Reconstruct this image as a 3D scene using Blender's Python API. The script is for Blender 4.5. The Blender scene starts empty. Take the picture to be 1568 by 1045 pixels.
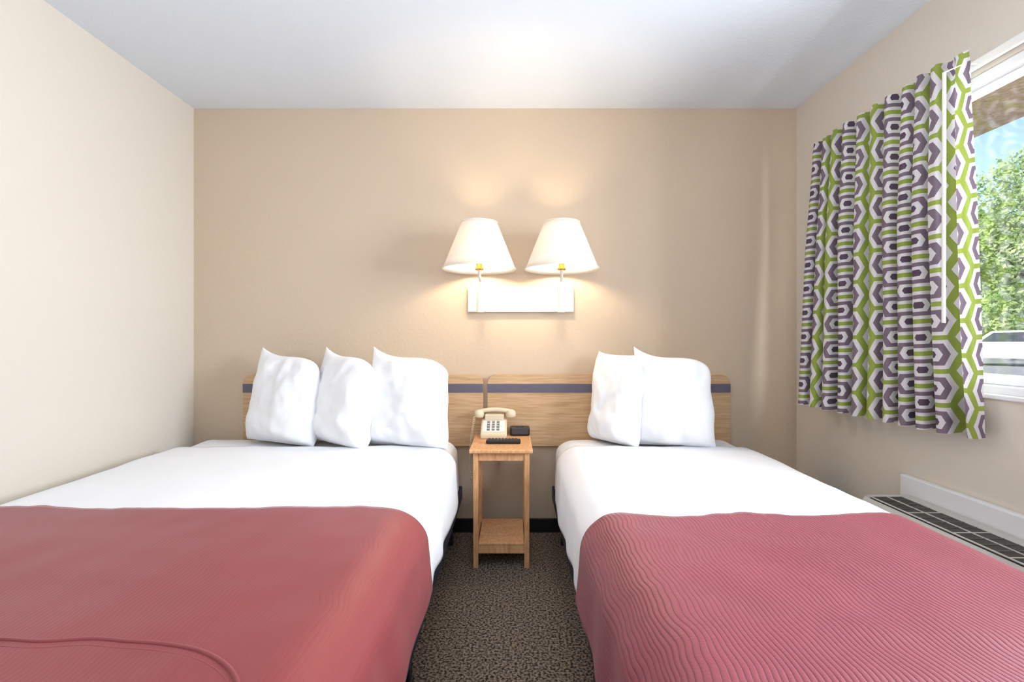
import bpy, bmesh, math, random
from mathutils import Vector, Matrix, noise
random.seed(4)
S=bpy.context.scene
try:
    S.view_settings.view_transform='Standard'
except Exception: pass

# ------------------------------------------------------------ materials
def hexc(r,g,b):
    f=lambda c:(c/255/12.92) if c/255<=0.04045 else ((c/255+0.055)/1.055)**2.4
    return (f(r),f(g),f(b),1)
def newmat(name):
    m=bpy.data.materials.new(name); m.use_nodes=True
    nt=m.node_tree; b=nt.nodes['Principled BSDF']
    return m,nt,b
def mat(name,col,rough=0.6,metal=0,bump=0,scale=50,var=0,col2=None,sheen=0,detail=4,stretch=None,dist=0.01,spec=None):
    m,nt,b=newmat(name)
    b.inputs['Base Color'].default_value=col
    b.inputs['Roughness'].default_value=rough
    b.inputs['Metallic'].default_value=metal
    if spec is not None: b.inputs['Specular IOR Level'].default_value=spec
    if sheen: b.inputs['Sheen Weight'].default_value=sheen
    tc=nt.nodes.new('ShaderNodeTexCoord'); mp=nt.nodes.new('ShaderNodeMapping')
    nt.links.new(tc.outputs['Object'],mp.inputs[0])
    if stretch: mp.inputs['Scale'].default_value=stretch
    n=nt.nodes.new('ShaderNodeTexNoise'); n.inputs['Scale'].default_value=scale; n.inputs['Detail'].default_value=detail
    nt.links.new(mp.outputs[0],n.inputs['Vector'])
    if bump:
        bp=nt.nodes.new('ShaderNodeBump'); bp.inputs['Strength'].default_value=bump; bp.inputs['Distance'].default_value=dist
        nt.links.new(n.outputs['Fac'],bp.inputs['Height']); nt.links.new(bp.outputs[0],b.inputs['Normal'])
    if col2 is not None:
        r=nt.nodes.new('ShaderNodeValToRGB'); r.color_ramp.elements[0].position=0.5-0.5*(1-var); r.color_ramp.elements[1].position=0.5+0.5*(1-var)
        r.color_ramp.elements[0].color=col; r.color_ramp.elements[1].color=col2
        nt.links.new(n.outputs['Fac'],r.inputs[0]); nt.links.new(r.outputs[0],b.inputs['Base Color'])
    return m

M={}
M['wall_accent']=mat('wall_accent_tan',hexc(204,185,162),0.85,bump=0.3,scale=60,dist=0.004)
M['wall_cream']=mat('wall_cream',hexc(218,209,196),0.85,bump=0.3,scale=60,dist=0.004)
M['ceiling']=mat('ceiling_paint',hexc(224,232,242),0.9,bump=0.35,scale=90,dist=0.004)  # bluish tint of window sky light is mixed into this base colour
M['carpet']=mat('carpet_brown',hexc(38,31,27),0.95,bump=1.0,scale=115,var=0.78,col2=hexc(160,143,126),dist=0.012,detail=5)
M['black_base']=mat('black_vinyl',hexc(22,22,24),0.5)
M['wood_light']=mat('maple_laminate',hexc(184,148,108),0.45,scale=9,var=0.62,col2=hexc(212,180,142),stretch=(.8,6,16),bump=0.03,detail=7)
M['stripe']=mat('stripe_inlay',hexc(82,82,100),0.45,scale=20,var=0.5,col2=hexc(106,102,118),stretch=(1,6,14))
M['pine']=mat('pine_wood',hexc(206,146,96),0.45,scale=14,var=0.6,col2=hexc(236,186,136),stretch=(6,6,1.0),bump=0.05)
M['sheet']=mat('white_cotton',hexc(240,241,245),0.85,bump=0.12,scale=9,dist=0.02,sheen=0.1)
M['pillow']=mat('white_pillowcase',hexc(245,246,250),0.85,bump=0.15,scale=11,dist=0.02,sheen=0.1)
M['navy']=mat('navy_steel',hexc(34,38,58),0.5,metal=0.2)
M['white_metal']=mat('white_enamel',hexc(238,236,230),0.35)
M['white_frame']=mat('white_vinyl_frame',hexc(228,229,232),0.4)
M['brass']=mat('brass',hexc(214,170,90),0.25,metal=1)
M['beige']=mat('beige_plastic',hexc(226,210,182),0.4)
M['greybtn']=mat('grey_button',hexc(120,122,126),0.5)
M['facep']=mat('pale_faceplate',hexc(240,236,226),0.4)
M['blackp']=mat('black_plastic',hexc(24,24,26),0.4)
M['blackrub']=mat('dark_rubber',hexc(60,60,64),0.6)
M['ac']=mat('ac_casing',hexc(188,187,182),0.45)
M['acgr']=mat('ac_grille_grey',hexc(110,110,110),0.5)
M['soffit']=mat('stucco_brown',hexc(204,172,132),0.9,bump=0.8,scale=40,var=0.5,col2=hexc(232,206,168))
M['asphalt']=mat('asphalt',hexc(120,120,120),0.9,scale=5,var=0.4,col2=hexc(150,150,148))
M['grass']=mat('grass',hexc(84,124,46),0.9,scale=3,var=0.4,col2=hexc(130,160,70))
M['bark']=mat('bark',hexc(96,80,64),0.9,bump=0.6,scale=12)
M['carwhite']=mat('car_paint_white',hexc(206,210,218),0.25)
M['carglass']=mat('car_glass',hexc(60,68,76),0.1)

def leafmat():
    m,nt,b=newmat('leaf_green')
    oi=nt.nodes.new('ShaderNodeTexCoord'); n=nt.nodes.new('ShaderNodeTexNoise'); n.inputs['Scale'].default_value=1.3
    nt.links.new(oi.outputs['Object'],n.inputs['Vector'])
    r=nt.nodes.new('ShaderNodeValToRGB'); r.color_ramp.elements[0].position=.35; r.color_ramp.elements[1].position=.65
    r.color_ramp.elements[0].color=hexc(128,156,98); r.color_ramp.elements[1].color=hexc(190,208,138)
    nt.links.new(n.outputs['Fac'],r.inputs[0]); nt.links.new(r.outputs[0],b.inputs['Base Color'])
    b.inputs['Roughness'].default_value=.6
    t=nt.nodes.new('ShaderNodeBsdfTranslucent'); nt.links.new(r.outputs[0],t.inputs[0])
    mx=nt.nodes.new('ShaderNodeMixShader'); mx.inputs[0].default_value=.45
    out=nt.nodes['Material Output']
    nt.links.new(b.outputs[0],mx.inputs[1]); nt.links.new(t.outputs[0],mx.inputs[2]); nt.links.new(mx.outputs[0],out.inputs[0])
    return m
M['leaf']=leafmat()

def glassmat():
    m,nt,b=newmat('window_glass')
    t=nt.nodes.new('ShaderNodeBsdfTransparent'); g=nt.nodes.new('ShaderNodeBsdfGlossy'); g.inputs['Roughness'].default_value=.02
    mx=nt.nodes.new('ShaderNodeMixShader'); mx.inputs[0].default_value=.04
    nt.links.new(t.outputs[0],mx.inputs[1]); nt.links.new(g.outputs[0],mx.inputs[2])
    nt.links.new(mx.outputs[0],nt.nodes['Material Output'].inputs[0])
    return m
M['glass']=glassmat()

def shademat():
    m,nt,b=newmat('lampshade_fabric')
    b.inputs['Base Color'].default_value=hexc(250,246,240); b.inputs['Roughness'].default_value=.9
    t=nt.nodes.new('ShaderNodeBsdfTranslucent'); t.inputs[0].default_value=hexc(250,240,226)
    mx=nt.nodes.new('ShaderNodeMixShader'); mx.inputs[0].default_value=.33
    nt.links.new(b.outputs[0],mx.inputs[1]); nt.links.new(t.outputs[0],mx.inputs[2]); nt.links.new(mx.outputs[0],nt.nodes['Material Output'].inputs[0])
    return m
M['shade']=shademat()
def emat(name,col,st):
    m,nt,b=newmat(name)
    b.inputs['Emission Color'].default_value=col; b.inputs['Emission Strength'].default_value=st
    return m
M['bulb']=emat('bulb_glow',(1,.80,.56,1),215)

def spreadmat(name,c1,c2,rib,strength):
    m,nt,b=newmat(name)
    b.inputs['Roughness'].default_value=.5; b.inputs['Sheen Weight'].default_value=.2; b.inputs['Sheen Roughness'].default_value=.4
    b.inputs['Sheen Tint'].default_value=(1,.8,.88,1)
    uv=nt.nodes.new('ShaderNodeUVMap')
    n=nt.nodes.new('ShaderNodeTexNoise'); n.inputs['Scale'].default_value=5; n.inputs['Detail'].default_value=1
    mp2=nt.nodes.new('ShaderNodeMapping'); mp2.inputs['Scale'].default_value=(.8,1.6,1)
    nt.links.new(uv.outputs[0],mp2.inputs[0]); nt.links.new(mp2.outputs[0],n.inputs['Vector'])
    sep=nt.nodes.new('ShaderNodeSeparateXYZ'); nt.links.new(uv.outputs[0],sep.inputs[0])
    def mth(op,a,bb=None):
        x=nt.nodes.new('ShaderNodeMath'); x.operation=op
        for i,v in enumerate((a,bb)):
            if v is None: continue
            if isinstance(v,(int,float)): x.inputs[i].default_value=v
            else: nt.links.new(v,x.inputs[i])
        return x.outputs[0]
    ph=mth('MULTIPLY',sep.outputs[0],2*math.pi/rib)
    wob=mth('MULTIPLY',n.outputs['Fac'],12.0)
    sn=mth('SINE',mth('ADD',ph,wob))
    h=mth('ABSOLUTE',sn)
    h=mth('POWER',h,.45)
    n2=nt.nodes.new('ShaderNodeTexNoise'); n2.inputs['Scale'].default_value=260
    nt.links.new(uv.outputs[0],n2.inputs['Vector'])
    hh=mth('ADD',h,mth('MULTIPLY',n2.outputs['Fac'],.3))
    bp=nt.nodes.new('ShaderNodeBump'); bp.inputs['Strength'].default_value=strength; bp.inputs['Distance'].default_value=.0028
    nt.links.new(hh,bp.inputs['Height']); nt.links.new(bp.outputs[0],b.inputs['Normal'])
    r=nt.nodes.new('ShaderNodeValToRGB'); r.color_ramp.elements[0].color=c1; r.color_ramp.elements[1].color=c2
    n3=nt.nodes.new('ShaderNodeTexNoise'); n3.inputs['Scale'].default_value=3
    nt.links.new(uv.outputs[0],n3.inputs['Vector'])
    nt.links.new(mth('ADD',mth('MULTIPLY',h,.7*strength),mth('MULTIPLY',n3.outputs['Fac'],.5)),r.inputs[0])  # rib crests coloured lighter than grooves, standing in for the fibre sheen
    nt.links.new(r.outputs[0],b.inputs['Base Color'])
    return m
M['spreadL']=spreadmat('bedspread_red_cloth',hexc(128,50,53),hexc(156,68,70),.021,.15)
M['spreadR']=spreadmat('bedspread_ribbed_cloth',hexc(104,38,48),hexc(156,72,84),.022,.65)

def curtainmat():
    m,nt,b=newmat('curtain_print')
    def mth(op,a,bb=None):
        x=nt.nodes.new('ShaderNodeMath'); x.operation=op
        for i,v in enumerate((a,bb)):
            if v is None: continue
            if isinstance(v,(int,float)): x.inputs[i].default_value=v
            else: nt.links.new(v,x.inputs[i])
        return x.outputs[0]
    uv=nt.nodes.new('ShaderNodeUVMap'); sep=nt.nodes.new('ShaderNodeSeparateXYZ'); nt.links.new(uv.outputs[0],sep.inputs[0])
    hy=.060; wx=.084; kk=.34; PX=2*wx*(2-kk)
    def lattice(o):
        x=mth('MULTIPLY',mth('SUBTRACT',mth('FRACT',mth('ADD',mth('DIVIDE',sep.outputs[0],PX),o)),.5),PX)
        y=mth('MULTIPLY',mth('SUBTRACT',mth('FRACT',mth('ADD',mth('DIVIDE',sep.outputs[1],2*hy),o)),.5),2*hy)
        ax=mth('DIVIDE',mth('ABSOLUTE',x),wx); ay=mth('DIVIDE',mth('ABSOLUTE',y),hy)
        return mth('MAXIMUM',ay,mth('ADD',ax,mth('MULTIPLY',ay,kk)))
    D=mth('MINIMUM',lattice(0.12),lattice(.62))
    def band(d,lo,hi): return mth('MULTIPLY',mth('GREATER_THAN',d,lo),mth('LESS_THAN',d,hi))
    purple=band(D,.40,.65); core=mth('LESS_THAN',D,.20); green=mth('GREATER_THAN',D,.86)
    def mix(f,a,c):
        x=nt.nodes.new('ShaderNodeMix'); x.data_type='RGBA'
        nt.links.new(f,x.inputs['Factor'])
        for k,v in (('A',a),('B',c)):
            s=[i for i in x.inputs if i.name==k and i.type=='RGBA'][0]
            if isinstance(v,tuple): s.default_value=v
            else: nt.links.new(v,s)
        return [o for o in x.outputs if o.type=='RGBA'][0]
    c=mix(purple,hexc(216,211,214),hexc(118,102,116)); c=mix(core,c,hexc(84,66,86)); c=mix(green,c,hexc(142,158,66))
    nt.links.new(c,b.inputs['Base Color']); b.inputs['Roughness'].default_value=.8
    t=nt.nodes.new('ShaderNodeBsdfTranslucent'); nt.links.new(c,t.inputs[0])
    mx=nt.nodes.new('ShaderNodeMixShader'); mx.inputs[0].default_value=.15
    nt.links.new(b.outputs[0],mx.inputs[1]); nt.links.new(t.outputs[0],mx.inputs[2]); nt.links.new(mx.outputs[0],nt.nodes['Material Output'].inputs[0])
    return m
M['curtain']=curtainmat()

# ------------------------------------------------------------ helpers
def link(o): S.collection.objects.link(o); return o
def mkobj(name,verts,faces,m,smooth=False,uvs=None):
    me=bpy.data.meshes.new(name); me.from_pydata([tuple(v) for v in verts],[],faces)
    if m: me.materials.append(m)
    me.update()
    if smooth:
        for p in me.polygons: p.use_smooth=True
    if uvs:
        l=me.uv_layers.new(name='UVMap')
        for lp in me.loops: l.data[lp.index].uv=uvs[lp.vertex_index]
    return link(bpy.data.objects.new(name,me))
def box(name,x0,x1,y0,y1,z0,z1,m,bev=0,seg=2):
    bm=bmesh.new(); bmesh.ops.create_cube(bm,size=1)
    for v in bm.verts:
        v.co=Vector(((x0+x1)/2+v.co.x*(x1-x0),(y0+y1)/2+v.co.y*(y1-y0),(z0+z1)/2+v.co.z*(z1-z0)))
    if bev: bmesh.ops.bevel(bm,geom=bm.edges[:],offset=bev,segments=seg,affect='EDGES',profile=.5)
    me=bpy.data.meshes.new(name); bm.to_mesh(me); bm.free(); me.materials.append(m)
    return link(bpy.data.objects.new(name,me))
def tube(name,pts,r,m,res=6,cyc=False):
    cu=bpy.data.curves.new(name,'CURVE'); cu.dimensions='3D'; cu.bevel_depth=r; cu.bevel_resolution=res; cu.use_fill_caps=True
    sp=cu.splines.new('POLY'); sp.points.add(len(pts)-1); sp.use_cyclic_u=cyc
    for p,q in zip(sp.points,pts): p.co=(q[0],q[1],q[2],1)
    cu.materials.append(m)
    o=link(bpy.data.objects.new(name,cu))
    dg=bpy.context.evaluated_depsgraph_get(); me=bpy.data.meshes.new_from_object(o.evaluated_get(dg))
    bpy.data.objects.remove(o); 
    for p in me.polygons: p.use_smooth=True
    return link(bpy.data.objects.new(name,me))
def lathe(name,c,prof,m,n=48,smooth=True):
    vs=[];fs=[]
    for r,z in prof:
        for i in range(n):
            a=2*math.pi*i/n; vs.append((c[0]+r*math.cos(a),c[1]+r*math.sin(a),c[2]+z))
    for j in range(len(prof)-1):
        for i in range(n):
            fs.append((j*n+i,j*n+(i+1)%n,(j+1)*n+(i+1)%n,(j+1)*n+i))
    return mkobj(name,vs,fs,m,smooth)
def group(name,parts,c):
    e=bpy.data.objects.new(name,None); e.location=c; e.empty_display_size=.1; link(e)
    for p in parts:
        p.parent=e; p.location=Vector(p.location)-Vector(c)
    return e
def extrude_profile(name,pts,x0,x1,m,axis='x',bev=0):
    bm=bmesh.new()
    f=[]
    for (a,b) in pts:
        f.append(bm.verts.new((x0,a,b) if axis=='x' else (a,x0,b)))
    face=bm.faces.new(f)
    r=bmesh.ops.extrude_face_region(bm,geom=[face])
    d=Vector((x1-x0,0,0)) if axis=='x' else Vector((0,x1-x0,0))
    bmesh.ops.translate(bm,verts=[v for v in r['geom'] if isinstance(v,bmesh.types.BMVert)],vec=d)
    bmesh.ops.recalc_face_normals(bm,faces=bm.faces[:])
    if bev: bmesh.ops.bevel(bm,geom=bm.edges[:],offset=bev,segments=2,affect='EDGES')
    me=bpy.data.meshes.new(name); bm.to_mesh(me); bm.free(); me.materials.append(m)
    return link(bpy.data.objects.new(name,me))

# ------------------------------------------------------------ room shell
XL,XR,YB,YF,H=-1.832,1.638,2.62,-1.7,2.44
T=.14
box('floor',XL-T,XR+T,YF-T,YB+T,-.1,0,M['carpet'])
box('ceiling',XL-T,XR+T,YF-T,YB+T,H,H+.12,M['ceiling'])
box('wall_back',XL-T,XR+T,YB,YB+T,0,H,M['wall_accent'])
box('wall_left',XL-T,XL,YF,YB,0,H,M['wall_cream'])
box('wall_rear',XL-T,XR+T,YF-T,YF,0,H,M['wall_cream'])
WY0,WY1,WZ0,WZ1=.45,2.2,.925,2.05
def joinboxes(name,bs,m):
    bm=bmesh.new()
    for (x0,x1,y0,y1,z0,z1) in bs:
        r=bmesh.ops.create_cube(bm,size=1)
        for v in r['verts']:
            v.co=Vector(((x0+x1)/2+v.co.x*(x1-x0),(y0+y1)/2+v.co.y*(y1-y0),(z0+z1)/2+v.co.z*(z1-z0)))
    me=bpy.data.meshes.new(name); bm.to_mesh(me); bm.free(); me.materials.append(m)
    return link(bpy.data.objects.new(name,me))
joinboxes('wall_right',[(XR,XR+T,YF,WY0,0,H),(XR,XR+T,WY1,YB,0,H),(XR,XR+T,WY0,WY1,0,WZ0),(XR,XR+T,WY0,WY1,WZ1,H)],M['wall_cream'])
box('baseboard_back',XL,XR,YB-.012,YB,0,.08,M['black_base'],.003)
box('baseboard_left',XL,XL+.012,YF,YB-.013,0,.08,M['black_base'],.003)
box('baseboard_right',XR-.012,XR,YF,YB-.013,0,.08,M['black_base'],.003)

# window
wp=[]
def fr(n,y0,y1,z0,z1,x0=XR+.012,x1=XR+.085): wp.append(box(n,x0,x1,y0,y1,z0,z1,M['white_frame'],.004))
fr('frame_top',WY0,WY1,WZ1-.03,WZ1); fr('frame_bottom',WY0,WY1,WZ0,WZ0+.03)
fr('frame_end_a',WY0,WY0+.03,WZ0+.03,WZ1-.03); fr('frame_end_b',WY1-.03,WY1,WZ0+.03,WZ1-.03)
a,b_=WY0+.03,WY1-.03; z0,z1=WZ0+.03,WZ1-.03; mid=1.22
for k,(ya,yb,xx) in enumerate(((a,mid+.02,XR+.02),(mid-.02,b_,XR+.05))):
    fr(f'sash{k}_top',ya,yb,z1-.024,z1,xx,xx+.025); fr(f'sash{k}_bottom',ya,yb,z0,z0+.036,xx,xx+.025)
    fr(f'sash{k}_a',ya,ya+.03,z0+.036,z1-.024,xx,xx+.025); fr(f'sash{k}_b',yb-.03,yb,z0+.036,z1-.024,xx,xx+.025)
    wp.append(box(f'glass_{k}',xx+.011,xx+.015,ya+.03,yb-.03,z0+.036,z1-.024,M['glass']))
group('window_1',wp,(XR+.05,(WY0+WY1)/2,(WZ0+WZ1)/2))
box('window_sill',XR-.010,XR+.03,WY0-.02,WY1+.02,WZ0-.015,WZ0+.002,M['white_frame'],.004)

# ------------------------------------------------------------ curtain
def curtain():
    nu,nv=720,80; vs=[];uvs=[];fs=[]
    yA,yB=2.335,1.550; zt,zb=2.10,.785; nf=11
    for j in range(nv+1):
        v=j/nv; z=zt+(zb-zt)*v
        for i in range(nu+1):
            s=i/nu
            sw=s+.014*math.sin(7*s+2.0*v)+.008*noise.noise(Vector((s*6,v*1.5,3)))
            fade=min(1,max(.22,(1-s)/.10)) if s>.90 else 1
            A=(.029+.018*min(1,v*2.5))*fade*(1+.3*noise.noise(Vector((s*9,v*1.0,8))))
            ph=2*math.pi*nf*sw
            x=1.546 + A*math.sin(ph)+.006*noise.noise(Vector((s*5,v*1.5,0)))
            x-= .066*(1-s)**1.2*v**1.1
            x+= .040*v*s+.012*max(0,s-.9)*10*.5
            hb=math.exp(-((v-.045)/.04)**2)
            x+=.008*hb*math.sin(2*ph+1)
            y=yA+(yB-yA)*s + A*.5*math.sin(2*ph+.3)*.55
            y+= .02*v*(1-2*s)*.5-.012*v*s
            zz=z+.004*math.sin(ph+.5)*(1 if j in(0,nv) else .6)-.008*s*v
            lim=1.603 if v<.12 else 1.624
            if x>lim: x=lim
            vs.append((x,y,zz)); uvs.append((s*1.9,z))
    for j in range(nv):
        for i in range(nu):
            a=j*(nu+1)+i; fs.append((a,a+1,a+nu+2,a+nu+1))
    return mkobj('cloth',vs,fs,M['curtain'],True,uvs)
c=curtain()
wand=tube('pull_wand',[(1.483,1.562,2.03),(1.483,1.564,1.17)],.0055,M['white_metal'])
wand2=tube('wand_hook',[(1.483,1.562,2.03),(1.55,1.565,2.06),(1.61,1.57,2.065)],.002,M['white_metal'],res=2)
rail=box('rail',1.608,1.622,.35,2.36,2.055,2.085,M['white_metal'],.003)
br=[box(f'bracket_{i}',1.62,XR,y-.012,y+.012,2.05,2.09,M['white_metal'],.002) for i,y in enumerate((.45,1.35,2.3))]
ends=[box('return_far',1.575,XR,2.355,2.363,2.055,2.085,M['white_metal'],.002)]
group('window_curtain',[c,wand,wand2,rail]+br+ends,(1.58,1.9,1.45))

# ------------------------------------------------------------ air conditioner
ap=[]
ax0,ay0,ay1,az=1.385,.75,1.84,.485
ap.append(extrude_profile('casing',[(ax0,.07),(ax0-.01,.25),(ax0,az-.06),(ax0+.04,az),(XR-.03,az),(XR-.03,.07)],ay0,ay1,M['ac'],axis='y',bev=.006))
ap.append(box('wall_sleeve',XR-.03,XR-.001,ay0-.04,ay1+.05,.05,.555,M['white_frame'],.006))
gx0,gx1,gy0,gy1=ax0+.040,ax0+.165,ay0+.05,ay1-.03
ap.append(box('vent_well',gx0,gx1,gy0,gy1,az-.005,az+.001,M['blackp']))
ap.append(box('vent_bar_mid',(gx0+gx1)/2-.002,(gx0+gx1)/2+.002,gy0,gy1,az,az+.004,M['ac']))
for xx in (gx0,gx1): ap.append(box('vent_rim',xx-.003,xx+.003,gy0-.004,gy1+.004,az,az+.004,M['ac'],.001))
n=24
for i in range(n+1):
    y=gy0+(gy1-gy0)*i/n
    big=i%4==0
    w=.0025 if big else .0008
    ap.append(box('vent_fin',gx0,gx1,y-w,y+w,az,az+.003,M['ac'] if big else M['acgr']))
ap.append(box('base_skirt',ax0+.02,XR-.031,ay0+.02,ay1-.02,0.0,.075,M['blackp']))
group('air_conditioner',ap,(1.5,1.3,.25))

# ------------------------------------------------------------ headboards
def headboard(x0,x1):
    z0,z1=.50,.905; r=.045
    pts=[(x0,z0),(x1,z0)]
    for k in range(9):
        a=math.pi/2*k/8; pts.append((x1-r+r*math.cos(a),z1-r+r*math.sin(a)))
    for k in range(9):
        a=math.pi/2+math.pi/2*k/8; pts.append((x0+r+r*math.cos(a),z1-r+r*math.sin(a)))
    p=extrude_profile('panel',pts,YB-.034,YB-.001,M['wood_light'],axis='y',bev=.003)
    s=box('inlay_stripe',x0+.001,x1-.001,YB-.0365,YB-.033,.806,.856,M['stripe'])
    e=group('headboard',[p,s],((x0+x1)/2,YB-.02,.7))
headboard(-1.53,-.163); headboard(-.141,1.242)

# ------------------------------------------------------------ beds
def cover(name,x0,x1,y0,y1,z0,z1,r,m,faces,flare=0,off=0,wr=.004,step=.02,thick=.006,rowave=0,folds=.006,seed=0):
    rx,ry,rz=r
    bm=bmesh.new(); uvl=bm.loops.layers.uv.new('UVMap'); cache={}
    nearR = 'N' in faces; farR='F' in faces
    def place(p,uv):
        x,y,z=p
        cx=min(max(x,x0+rx),x1-rx); cz=min(z,z1-rz)
        cy=y
        if nearR: cy=max(cy,y0+ry)
        if farR: cy=min(cy,y1-ry)
        q=Vector(((x-cx)/rx,(y-cy)/ry,(z-cz)/rz)); 
        if q.length>1e-6:
            q.normalize(); P=Vector((cx+q.x*rx,cy+q.y*ry,cz+q.z*rz)); nrm=Vector((q.x/rx,q.y/ry,q.z/rz)).normalized()
        else: P=Vector((cx,cy,cz)); nrm=Vector((0,0,1))
        hz=(z1-P.z)/(z1-z0); hz=max(0,min(1,hz))
        if abs(P.x-(x0+x1)/2)>(x1-x0)/2-rx: P.x+= flare*hz*(1 if P.x>(x0+x1)/2 else -1)
        d=off+wr*(noise.noise(Vector((P.x*3+seed,P.y*3,P.z*3)))+.5*noise.noise(Vector((P.x*9+seed,P.y*9,P.z*9))))
        side=1-abs(nrm.z)
        if side>.2:
            t=P.y if abs(nrm.x)>.5 else P.x
            d+=folds*hz*side*(.6+math.sin(t*19+1.6*math.sin(t*7+seed)))*.7
        P+=nrm*d
        if not farR and rowave:
            k=max(0,1-(y1-y)/.06); P.y+=rowave*k*(noise.noise(Vector((P.x*5+seed,2,1)))+.3*noise.noise(Vector((P.x*22,2,1))))
        return P
    def grid(fn,na,nb):
        vs={}
        for a in range(na+1):
            for b in range(nb+1):
                p,uv=fn(a/na,b/nb)
                key=(round(p[0],5),round(p[1],5),round(p[2],5))
                if key not in cache: cache[key]=bm.verts.new(place(p,uv))
                vs[a,b]=(cache[key],uv)
        for a in range(na):
            for b in range(nb):
                q=[vs[a,b],vs[a+1,b],vs[a+1,b+1],vs[a,b+1]]
                try: f=bm.faces.new([t[0] for t in q])
                except ValueError: continue
                f.smooth=True
                for lp,t in zip(f.loops,q): lp[uvl].uv=t[1]
    nx=max(2,int((x1-x0)/step)); ny=max(2,int((y1-y0)/step)); nz=max(2,int((z1-z0)/(step*.7)))
    L=lambda a,b,t:a+(b-a)*t
    if 'T' in faces: grid(lambda a,b:((L(x0,x1,a),L(y0,y1,b),z1),(L(x0,x1,a),L(y0,y1,b))),nx,ny)
    if 'L' in faces: grid(lambda a,b:((x0,L(y0,y1,b),L(z0,z1,a)),(x0-(z1-L(z0,z1,a)),L(y0,y1,b))),nz,ny)
    if 'R' in faces: grid(lambda a,b:((x1,L(y0,y1,b),L(z1,z0,a)),(x1+(z1-L(z1,z0,a)),L(y0,y1,b))),nz,ny)
    if 'N' in faces: grid(lambda a,b:((L(x0,x1,a),y0,L(z0,z1,b)),(L(x0,x1,a),y0-(z1-L(z0,z1,b)))),nx,nz)
    if 'F' in faces: grid(lambda a,b:((L(x1,x0,a),y1,L(z0,z1,b)),(L(x1,x0,a),y1+(z1-L(z0,z1,b)))),nx,nz)
    bmesh.ops.recalc_face_normals(bm,faces=bm.faces[:])
    me=bpy.data.meshes.new(name); bm.to_mesh(me); bm.free(); me.materials.append(m)
    o=link(bpy.data.objects.new(name,me))
    up=sum(p.normal.z*p.area for p in me.polygons)
    if up<0: me.flip_normals()
    if thick:
        md=o.modifiers.new('t','SOLIDIFY'); md.thickness=thick; md.offset=1
    return o
def bed(x0,x1,seed,spread_m,spread_y,bandy,seam=False):
    y0,y1,z0,z1=.60,2.565,.295,.556
    Rr=(.095,.07,.075)
    P=[]
    P.append(cover('fitted_sheet',x0,x1,y0,y1,z0,z1,Rr,M['sheet'],'TLRNF',flare=.008,wr=.006,thick=0,seed=seed,folds=.004))
    P.append(cover('top_sheet',x0,x1,y0,bandy,z0+.004,z1,Rr,M['sheet'],'TLRN',flare=.010,off=.009,wr=.006,thick=.012,rowave=.025,seed=seed,folds=.008))
    P.append(box('box_spring',x0+.02,x1-.02,y0+.03,y1-.03,z0-.05,z0+.16,M['navy'],.01))
    q=.020
    for n_,(a,b2,c2,d2) in dict(rail_l=(x0-q,x0+.035,y0,y1),rail_r=(x1-.035,x1+q,y0,y1),rail_foot=(x0+.036,x1-.036,y0,y0+.035),rail_head=(x0+.036,x1-.036,y1-.035,y1)).items():
        P.append(box(n_,a,b2,c2,d2,z0-.085,z0-.012,M['navy'],.004))
    for xx in (x0+.04,(x0+x1)/2,x1-.04):
        for yy in (y0+.1,1.45,y1-.1):
            P.append(box('leg',xx-.018,xx+.018,yy-.018,yy+.018,.0,z0-.07,M['navy'],.003))
            P.append(box('foot_cap',xx-.023,xx+.023,yy-.023,yy+.023,.0,.03,M['blackp'],.004))
    e=group('bed',P,((x0+x1)/2,(y0+y1)/2,.3))
    sp=cover('spread_cloth',x0,x1,y0,spread_y,z0+.03,z1,Rr,spread_m,'TLRN',flare=.016,off=.024,wr=.005,thick=.006,rowave=.02,seed=seed+5,folds=.008,step=.015)
    Q=[sp]
    if seam:
        dg=bpy.context.evaluated_depsgraph_get(); ev=sp.evaluated_get(dg)
        pts=[]
        ctrl=[(x0+.1+(x1-.36-x0-.1)*i/40,.80+.004*math.sin(i*.9)) for i in range(41)]
        cx,cy=ctrl[-1]
        for i in range(1,16):
            a=i/15*math.pi/2*.95; ctrl.append((cx+.26*math.sin(a),cy-.16*(1-math.cos(a))))
        for (px,py) in ctrl:
            ok,loc,nr,ix=ev.ray_cast(Vector((px,py,1)),Vector((0,0,-1)))
            if ok: pts.append((loc.x,loc.y,loc.z-.001))
        if len(pts)>3:
            Q.append(tube('hem_seam',pts,.0045,spread_m,res=3))
            Q.append(tube('hem_seam_double',[(p[0],p[1]-.016,p[2]-.0015) for p in pts],.003,spread_m,res=3))
    group('bedspread',Q,((x0+x1)/2,1,.57))
bed(-1.735,-.30,1.0,M['spreadL'],1.43,2.27,True)
bed(.245,1.225,7.0,M['spreadR'],1.375,2.28)

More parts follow.
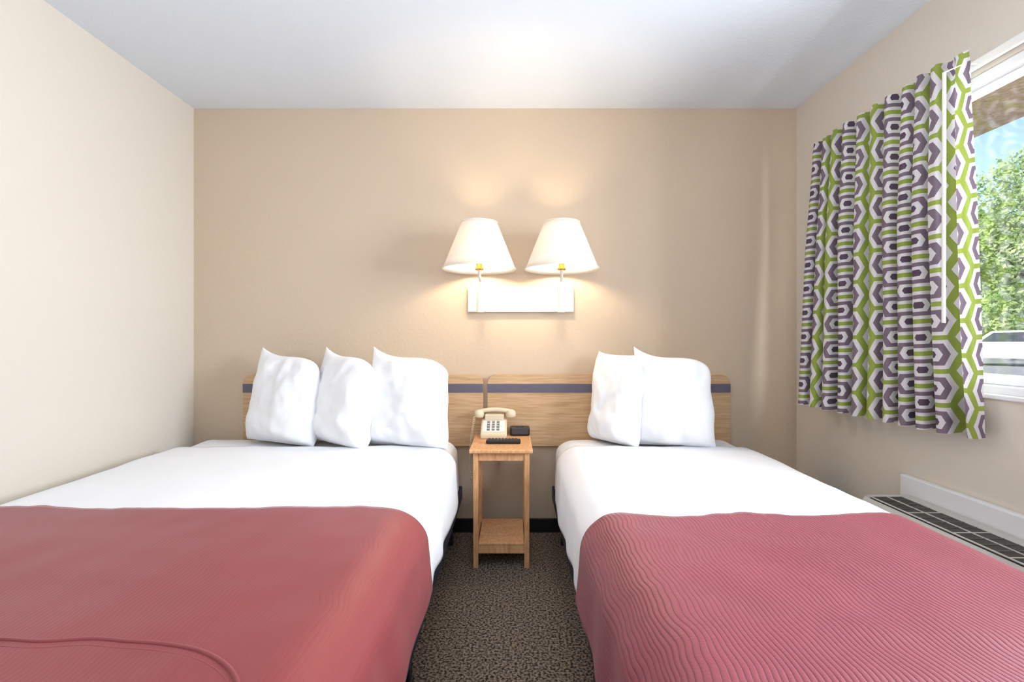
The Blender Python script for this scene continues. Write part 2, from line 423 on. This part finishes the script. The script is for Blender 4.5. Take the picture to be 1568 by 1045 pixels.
# ------------------------------------------------------------ pillows
def pillow(c,w,h,th,yaw,lean,dz=(0,0,0,0),seed=0,roll=0,rnd=(0,0,0,0),tap=0):
    n=44; vs=[];fs=[]
    def pt(u,v,s):
        pin=.035
        eu=u*(1-pin*(1-v*v)*abs(u)**2); ev=v*(1-pin*(1-u*u)*abs(v)**2*(1 if v>0 else .2))
        t=max(0,(1-abs(u)**3.0))*max(0,(1-abs(v)**(3.0 if v>0 else 5))); t=t**.5
        idx=(0 if u<0 else 1) if v>0 else (3 if u<0 else 2)
        rr=rnd[idx]*(abs(u)*abs(v))**2.2
        eu*=1-rr; ev*=1-rr
        x=eu*w/2*(1+tap*(-v)); z=ev*h/2; y=s*th/2*t*(1.0-.16*v)
        k=(abs(u*v))**3
        d=dz[idx]; z+=k*d*(1 if v>0 else -1); x+=k*d*.2*(1 if u>0 else -1)
        nn=noise.noise(Vector((u*2.0+seed,v*2.0,s)))*.018+noise.noise(Vector((u*5+seed,v*5,s)))*.009
        y+=nn*t
        y+=s*.005*math.sin(9*math.atan2(v,u+.001)+seed)*t*(abs(u)+abs(v))*.8
        x+=.008*noise.noise(Vector((v*2+seed,5,u)))
        return Vector((x,y,z))
    for s in (1,-1):
        base=len(vs)
        for j in range(n+1):
            for i in range(n+1):
                f=lambda k:math.sin((k/n*2-1)*math.pi/2)
                vs.append(pt(f(i),f(j),s))
        for j in range(n):
            for i in range(n):
                a=base+j*(n+1)+i; q=(a,a+1,a+n+2,a+n+1)
                fs.append(q if s<0 else q[::-1])
    Mx=Matrix.Translation(c)@Matrix.Rotation(yaw,4,'Z')@Matrix.Rotation(-lean,4,'X')@Matrix.Rotation(roll,4,'Y')
    vs=[Mx@v for v in vs]
    o=mkobj('pillow',vs,fs,M['pillow'],True)
    bm=bmesh.new(); bm.from_mesh(o.data); bmesh.ops.remove_doubles(bm,verts=bm.verts[:],dist=.0006); bm.to_mesh(o.data); bm.free()
    lo=min(v.co.z for v in o.data.vertices)
    sh=Vector((c[0],c[1],c[2]))
    for v in o.data.vertices: v.co-=sh
    o.location=(c[0],c[1],c[2]+(.566-lo))
    return o
R=math.radians
pillow((-1.20,2.41,.8),.43,.46,.18,R(-20),R(9),(.04,-.02,.0,.0),1,R(1),(0,.12,0,0),.05)
pillow((-.88,2.375,.8),.42,.46,.19,R(-34),R(8),(.04,-.02,.0,.0),2,R(1),(0,.12,0,0),.04)
pillow((-.535,2.35,.8),.45,.46,.20,R(-16),R(8),(.05,-.03,.0,.0),3,R(0),(0,.12,0,0),.03)
pillow((.555,2.415,.8),.30,.47,.20,R(-52),R(6),(.02,.01,.0,.0),4,R(0),(.04,.05,0,0),.03)
pillow((.835,2.35,.8),.385,.46,.20,R(-14),R(8),(.05,-.02,.0,.0),5,R(0),(0,.12,0,0),.02)

# ------------------------------------------------------------ nightstand
N=[]
nx0,nx1,ny0,ny1,nz=-.206,.10,2.18,2.56,.58
N.append(box('top_panel',nx0,nx1,ny0,ny1,nz-.018,nz,M['pine'],.005))
lx0,lx1=-.176,.072
for i,(xx,yy) in enumerate(((lx0,2.215),(lx1,2.215),(lx0,2.50),(lx1,2.50))):
    N.append(box(f'leg_{i+1}',xx-.0125,xx+.0125,yy-.0125,yy+.0125,0,nz-.018,M['pine'],.003))
N.append(box('apron_front',lx0+.0125,lx1-.0125,2.208,2.222,nz-.06,nz-.018,M['pine'],.002))
N.append(box('apron_back',lx0+.0125,lx1-.0125,2.493,2.507,nz-.06,nz-.018,M['pine'],.002))
for xx in (lx0,lx1):
    N.append(box('apron_side',xx-.007,xx+.007,2.228,2.488,nz-.055,nz-.018,M['pine'],.002))
    N.append(box('side_rail',xx-.007,xx+.007,2.228,2.488,.075,.11,M['pine'],.002))
N.append(box('shelf_rail_front',lx0+.0125,lx1-.0125,2.208,2.222,.07,.112,M['pine'],.002))
N.append(box('shelf_rail_back',lx0+.0125,lx1-.0125,2.493,2.507,.07,.112,M['pine'],.002))
for i in range(3):
    y=2.205+i*.1035
    N.append(box(f'shelf_slat_{i}',lx0+.013,lx1-.013,y,y+.098,.112,.122,M['pine'],.002))
group('nightstand',N,(-.05,2.37,.29))

# ------------------------------------------------------------ telephone
ph=[]
ph.append(extrude_profile('base',[(2.415,.581),(2.41,.60),(2.43,.612),(2.53,.668),(2.55,.668),(2.555,.581)],-.168,-.028,M['beige'],axis='x',bev=.004))
sl=math.atan2(.056,.10)
def on_slope(t): return (2.43+.10*t, .612+.056*t)
def slopebox(name,x0,x1,t0,t1,th,m):
    ya,za=on_slope(t0); yb,zb=on_slope(t1); nn=Vector((0,-math.sin(sl),math.cos(sl)))
    vs=[]
    for h in (-.001,th):
        for (x,y,z) in ((x0,ya,za),(x1,ya,za),(x1,yb,zb),(x0,yb,zb)): vs.append((x,y+nn.y*h,z+nn.z*h))
    return mkobj(name,vs,[(0,3,2,1),(4,5,6,7),(0,1,5,4),(1,2,6,5),(2,3,7,6),(3,0,4,7)],m)
ph.append(slopebox('faceplate',-.158,-.038,.04,.86,.002,M['facep']))
for r_ in range(4):
    for c_ in range(3):
        x=-.135+c_*.026; t=.12+r_*.18
        ph.append(slopebox('key',x,x+.015,t,t+.10,.006,M['greybtn']))
hs=[]
for k in range(17):
    t=k/16; hs.append((-.19+.19*t,2.525,.708+.012*math.sin(math.pi*t)))
ph.append(tube('handset_grip',hs,.0115,M['beige']))
for xx in (-.182,-.006):
    ph.append(lathe('handset_pod',(xx,2.525,.677),[(0,0),(.022,0),(.027,.006),(.028,.022),(.022,.037),(.01,.043),(0,.043)],M['beige'],24))
ph.append(box('cradle',-.15,-.045,2.51,2.552,.66,.695,M['beige'],.005))
cp=[]
for k in range(420):
    t=k/419; 
    bx=-.205-.028*math.sin(min(1,t*1.4)*math.pi*.5)+.03*max(0,t-.6); by=2.50+.03*t; bz=.685-.38*t
    a=t*2*math.pi*38; cp.append((bx+.006*math.cos(a),by+.006*math.sin(a),bz))
ph.append(tube('coiled_cord',cp,.0016,M['beige'],res=2))
group('telephone',ph,(-.1,2.48,.6))
ck=[box('body',-.012,.098,2.485,2.545,.5805,.628,M['blackp'],.010,3),box('display',.0,.086,2.4835,2.486,.592,.618,M['blackrub'],.0005)]
ck+= [box('snooze_bar',.02,.066,2.50,2.52,.627,.632,M['blackrub'],.002)]
group('alarm_clock',ck,(.04,2.515,.6))
rc=[]
rc.append(box('body',-.132,.044,2.30,2.345,.5805,.600,M['blackp'],.007,3))
for i in range(9):
    for j in range(3):
        rc.append(box('key',-.12+i*.017,-.11+i*.017,2.306+j*.0125,2.314+j*.0125,.599,.603,M['blackrub'],.001))
group('remote_control',rc,(-.04,2.32,.59))

# ------------------------------------------------------------ wall lamp
lp=[]
lp.append(box('back_plate',-.252,.352,YB-.028,YB-.001,1.265,1.412,M['white_metal'],.004))
for k,(xs,xa) in enumerate(((-.172,-.178),(.262,.278))):
    ys=2.40
    lp.append(tube(f'post_{k}',[(xa,YB-.055,1.262),(xa,YB-.055,1.43)],.021,M['white_metal']))
    lp.append(box(f'post_mount_{k}',xa-.018,xa+.018,YB-.055,YB-.02,1.29,1.39,M['white_metal'],.002))
    lp.append(tube(f'arm_{k}',[(xa,YB-.055,1.425),(xa,YB-.055,1.442),((xa+xs)/2,(YB-.055+ys)/2,1.445),(xs,ys,1.445),(xs,ys,1.50)],.008,M['white_metal']))
    lp.append(lathe(f'socket_{k}',(xs,ys,1.475),[(0,0),(.022,0),(.024,.008),(.017,.014),(.017,.045),(.02,.05),(.012,.056),(0,.056)],M['brass'],24))
    lp.append(lathe(f'bulb_{k}',(xs,ys,1.53),[(0,0),(.013,.002),(.014,.02),(.026,.042),(.031,.062),(.026,.082),(.012,.094),(0,.096)],M['bulb'],24))
    hp=[(xs+.045*math.sin(a)*1.0,ys,1.595-.085*math.cos(a)) for a in [math.pi*2*i/32 for i in range(33)]]
    lp.append(tube(f'harp_{k}',hp,.002,M['brass'],res=2))
    ZT=1.724
    pr=[(.192+(.094-.192)*i/8,1.480+(ZT-1.480)*i/8) for i in range(9)]
    sh=lathe(f'shade_{k}',(xs,ys,0),pr,M['shade'],64)
    md=sh.modifiers.new('s','SOLIDIFY'); md.thickness=.002
    lp.append(sh)
    for rr,zz in ((.193,1.481),(.094,ZT)):
        lp.append(tube(f'shade_ring_{k}',[(xs+rr*math.cos(2*math.pi*i/64),ys+rr*math.sin(2*math.pi*i/64),zz) for i in range(64)],.003,M['white_metal'],res=2,cyc=True))
    for q in range(3):
        a=q*2*math.pi/3+.3
        lp.append(tube(f'spider_{k}',[(xs,ys,1.682),(xs+.092*math.cos(a),ys+.092*math.sin(a),ZT-.002)],.0015,M['brass'],res=2))
    lp.append(tube(f'finial_{k}',[(xs,ys,1.672),(xs,ys,1.698)],.006,M['brass']))
group('wall_lamp',lp,(.05,2.56,1.4))

# ------------------------------------------------------------ outside
box('roof_eave',XR+T,2.87,-4,8,2.36,2.5,M['soffit'])
box('exterior_ground',XR+T,70,-40,70,-.35,-.2,M['asphalt'])
def tree_mesh(seed,ht):
    rnd=random.Random(seed); vs=[];fs=[]
    blobs=[(Vector((rnd.uniform(-2.6,2.6),rnd.uniform(-2.6,2.6),ht*(.12+.88*(i+rnd.random())/36))),rnd.uniform(.9,1.7)) for i in range(36)]
    while len(fs)<15000:
        c,r=rnd.choice(blobs)
        d=Vector((rnd.gauss(0,1),rnd.gauss(0,1),rnd.gauss(0,1))).normalized()*r*rnd.uniform(.6,1.05)
        p=c+d; s=rnd.uniform(.07,.17)
        if p.z<.25: continue
        a=Vector((rnd.gauss(0,1),rnd.gauss(0,1),rnd.gauss(0,1))).normalized(); b=a.orthogonal().normalized()
        i=len(vs); vs+= [p-a*s,p-b*s*.6,p+a*s,p+b*s*.6]; fs.append((i,i+1,i+2,i+3))
    me=bpy.data.meshes.new('foliage'); me.from_pydata([tuple(v) for v in vs],[],fs); me.materials.append(M['leaf'])
    return me,blobs
TM=[tree_mesh(11,9.5),tree_mesh(12,11.5)]
for i,(x,y,k,rot) in enumerate(((30,18,0,0),(30.5,26,1,1),(32,32,0,2),(30,38,1,3),(30,11.5,1,4),(38,23,1,5),(41,31,1,.5),(30,4,0,2.2),(39,39,0,1.2),(30,-4,1,3.1))):
    me,blobs=TM[k]
    f=bpy.data.objects.new('foliage',me); link(f)
    tr=tube('trunk',[(0,0,0),(.1,0,1.5),(0,.1,3.5),(.2,0,5.5)],.16,M['bark'])
    lb=[tube('branch',[(0,0,max(.8,b[0].z*.5)),tuple(b[0])],.05,M['bark'],res=2) for b in blobs[::5]]
    e=group('tree',[f,tr]+lb,(0,0,0)); e.location=(x,y,-.198); e.rotation_euler=(0,0,rot)
def car(x,y,rz):
    prof=[(-2.2,.35),(-2.25,.75),(-2.1,1.0),(-1.2,1.08),(-.6,1.62),(1.4,1.66),(2.1,1.1),(2.2,.9),(2.2,.4),(1.75,.35),(1.6,.6),(1.3,.68),(1.0,.6),(.85,.35),(-.95,.35),(-1.1,.6),(-1.4,.68),(-1.7,.6),(-1.85,.35)]
    P=[extrude_profile('body',prof,-.88,.88,M['carwhite'],axis='y',bev=.03)]
    P.append(extrude_profile('side_windows',[(-1.0,1.12),(-.55,1.54),(1.3,1.57),(1.75,1.14)],-.89,.89,M['carglass'],axis='y'))
    for xx in (-1.4,1.3):
        for yy in (-.8,.8):
            w=tube('wheel',[(xx,yy-.1,.33),(xx,yy+.1,.33)],.33,M['blackrub'],res=8); P.append(w)
            P.append(tube('hub',[(xx,yy-.11,.33),(xx,yy+.11,.33)],.18,M['acgr'],res=6))
    e=group('car',P,(0,0,0)); e.location=(x,y,-.2); e.rotation_euler=(0,0,rz)
car(23.2,21.2,R(-45)); car(20.5,26.5,R(-45)); car(24.0,15.0,R(-45))

# ------------------------------------------------------------ lights
def area(name,loc,rot,sx,sy,pw,col):
    l=bpy.data.lights.new(name,'AREA'); l.shape='RECTANGLE'; l.size=sx; l.size_y=sy; l.energy=pw; l.color=col
    o=bpy.data.objects.new(name,l); o.location=loc; o.rotation_euler=rot; link(o); return o
area('window_daylight',(2.3,.95,1.6),(0,R(90),0),1.0,1.2,140,(.86,.93,1))
area('bounce_flash',(0,-.15,1.5),(R(180-25),0,0),.8,.6,34,(.93,.97,1))
area('front_fill',(-.1,-1.45,2.1),(R(78),0,0),2.2,.6,8,(.95,.97,1))  # unseen fill lamp added behind the camera to brighten the room from the front
sun=bpy.data.lights.new('sun','SUN'); sun.energy=6; sun.angle=.01; sun.color=(1,.96,.9)
so=bpy.data.objects.new('sun',sun); so.rotation_euler=(R(20),R(-50),0); link(so)
w=bpy.data.worlds.new('World'); S.world=w; w.use_nodes=True; nt=w.node_tree
bg=nt.nodes['Background']; sk=nt.nodes.new('ShaderNodeTexSky'); sk.sky_type='NISHITA'; sk.sun_disc=False; sk.sun_elevation=R(50); sk.sun_rotation=R(-90)
nt.links.new(sk.outputs[0],bg.inputs[0]); bg.inputs[1].default_value=.32

# ------------------------------------------------------------ camera
cam=bpy.data.cameras.new('camera'); cam.sensor_width=36; cam.lens=16.0; cam.clip_start=.02; cam.clip_end=500
co=bpy.data.objects.new('camera',cam); co.location=(0,0,1.12); co.rotation_euler=(R(90),0,0); cam.shift_y=-.0035
link(co); S.camera=co
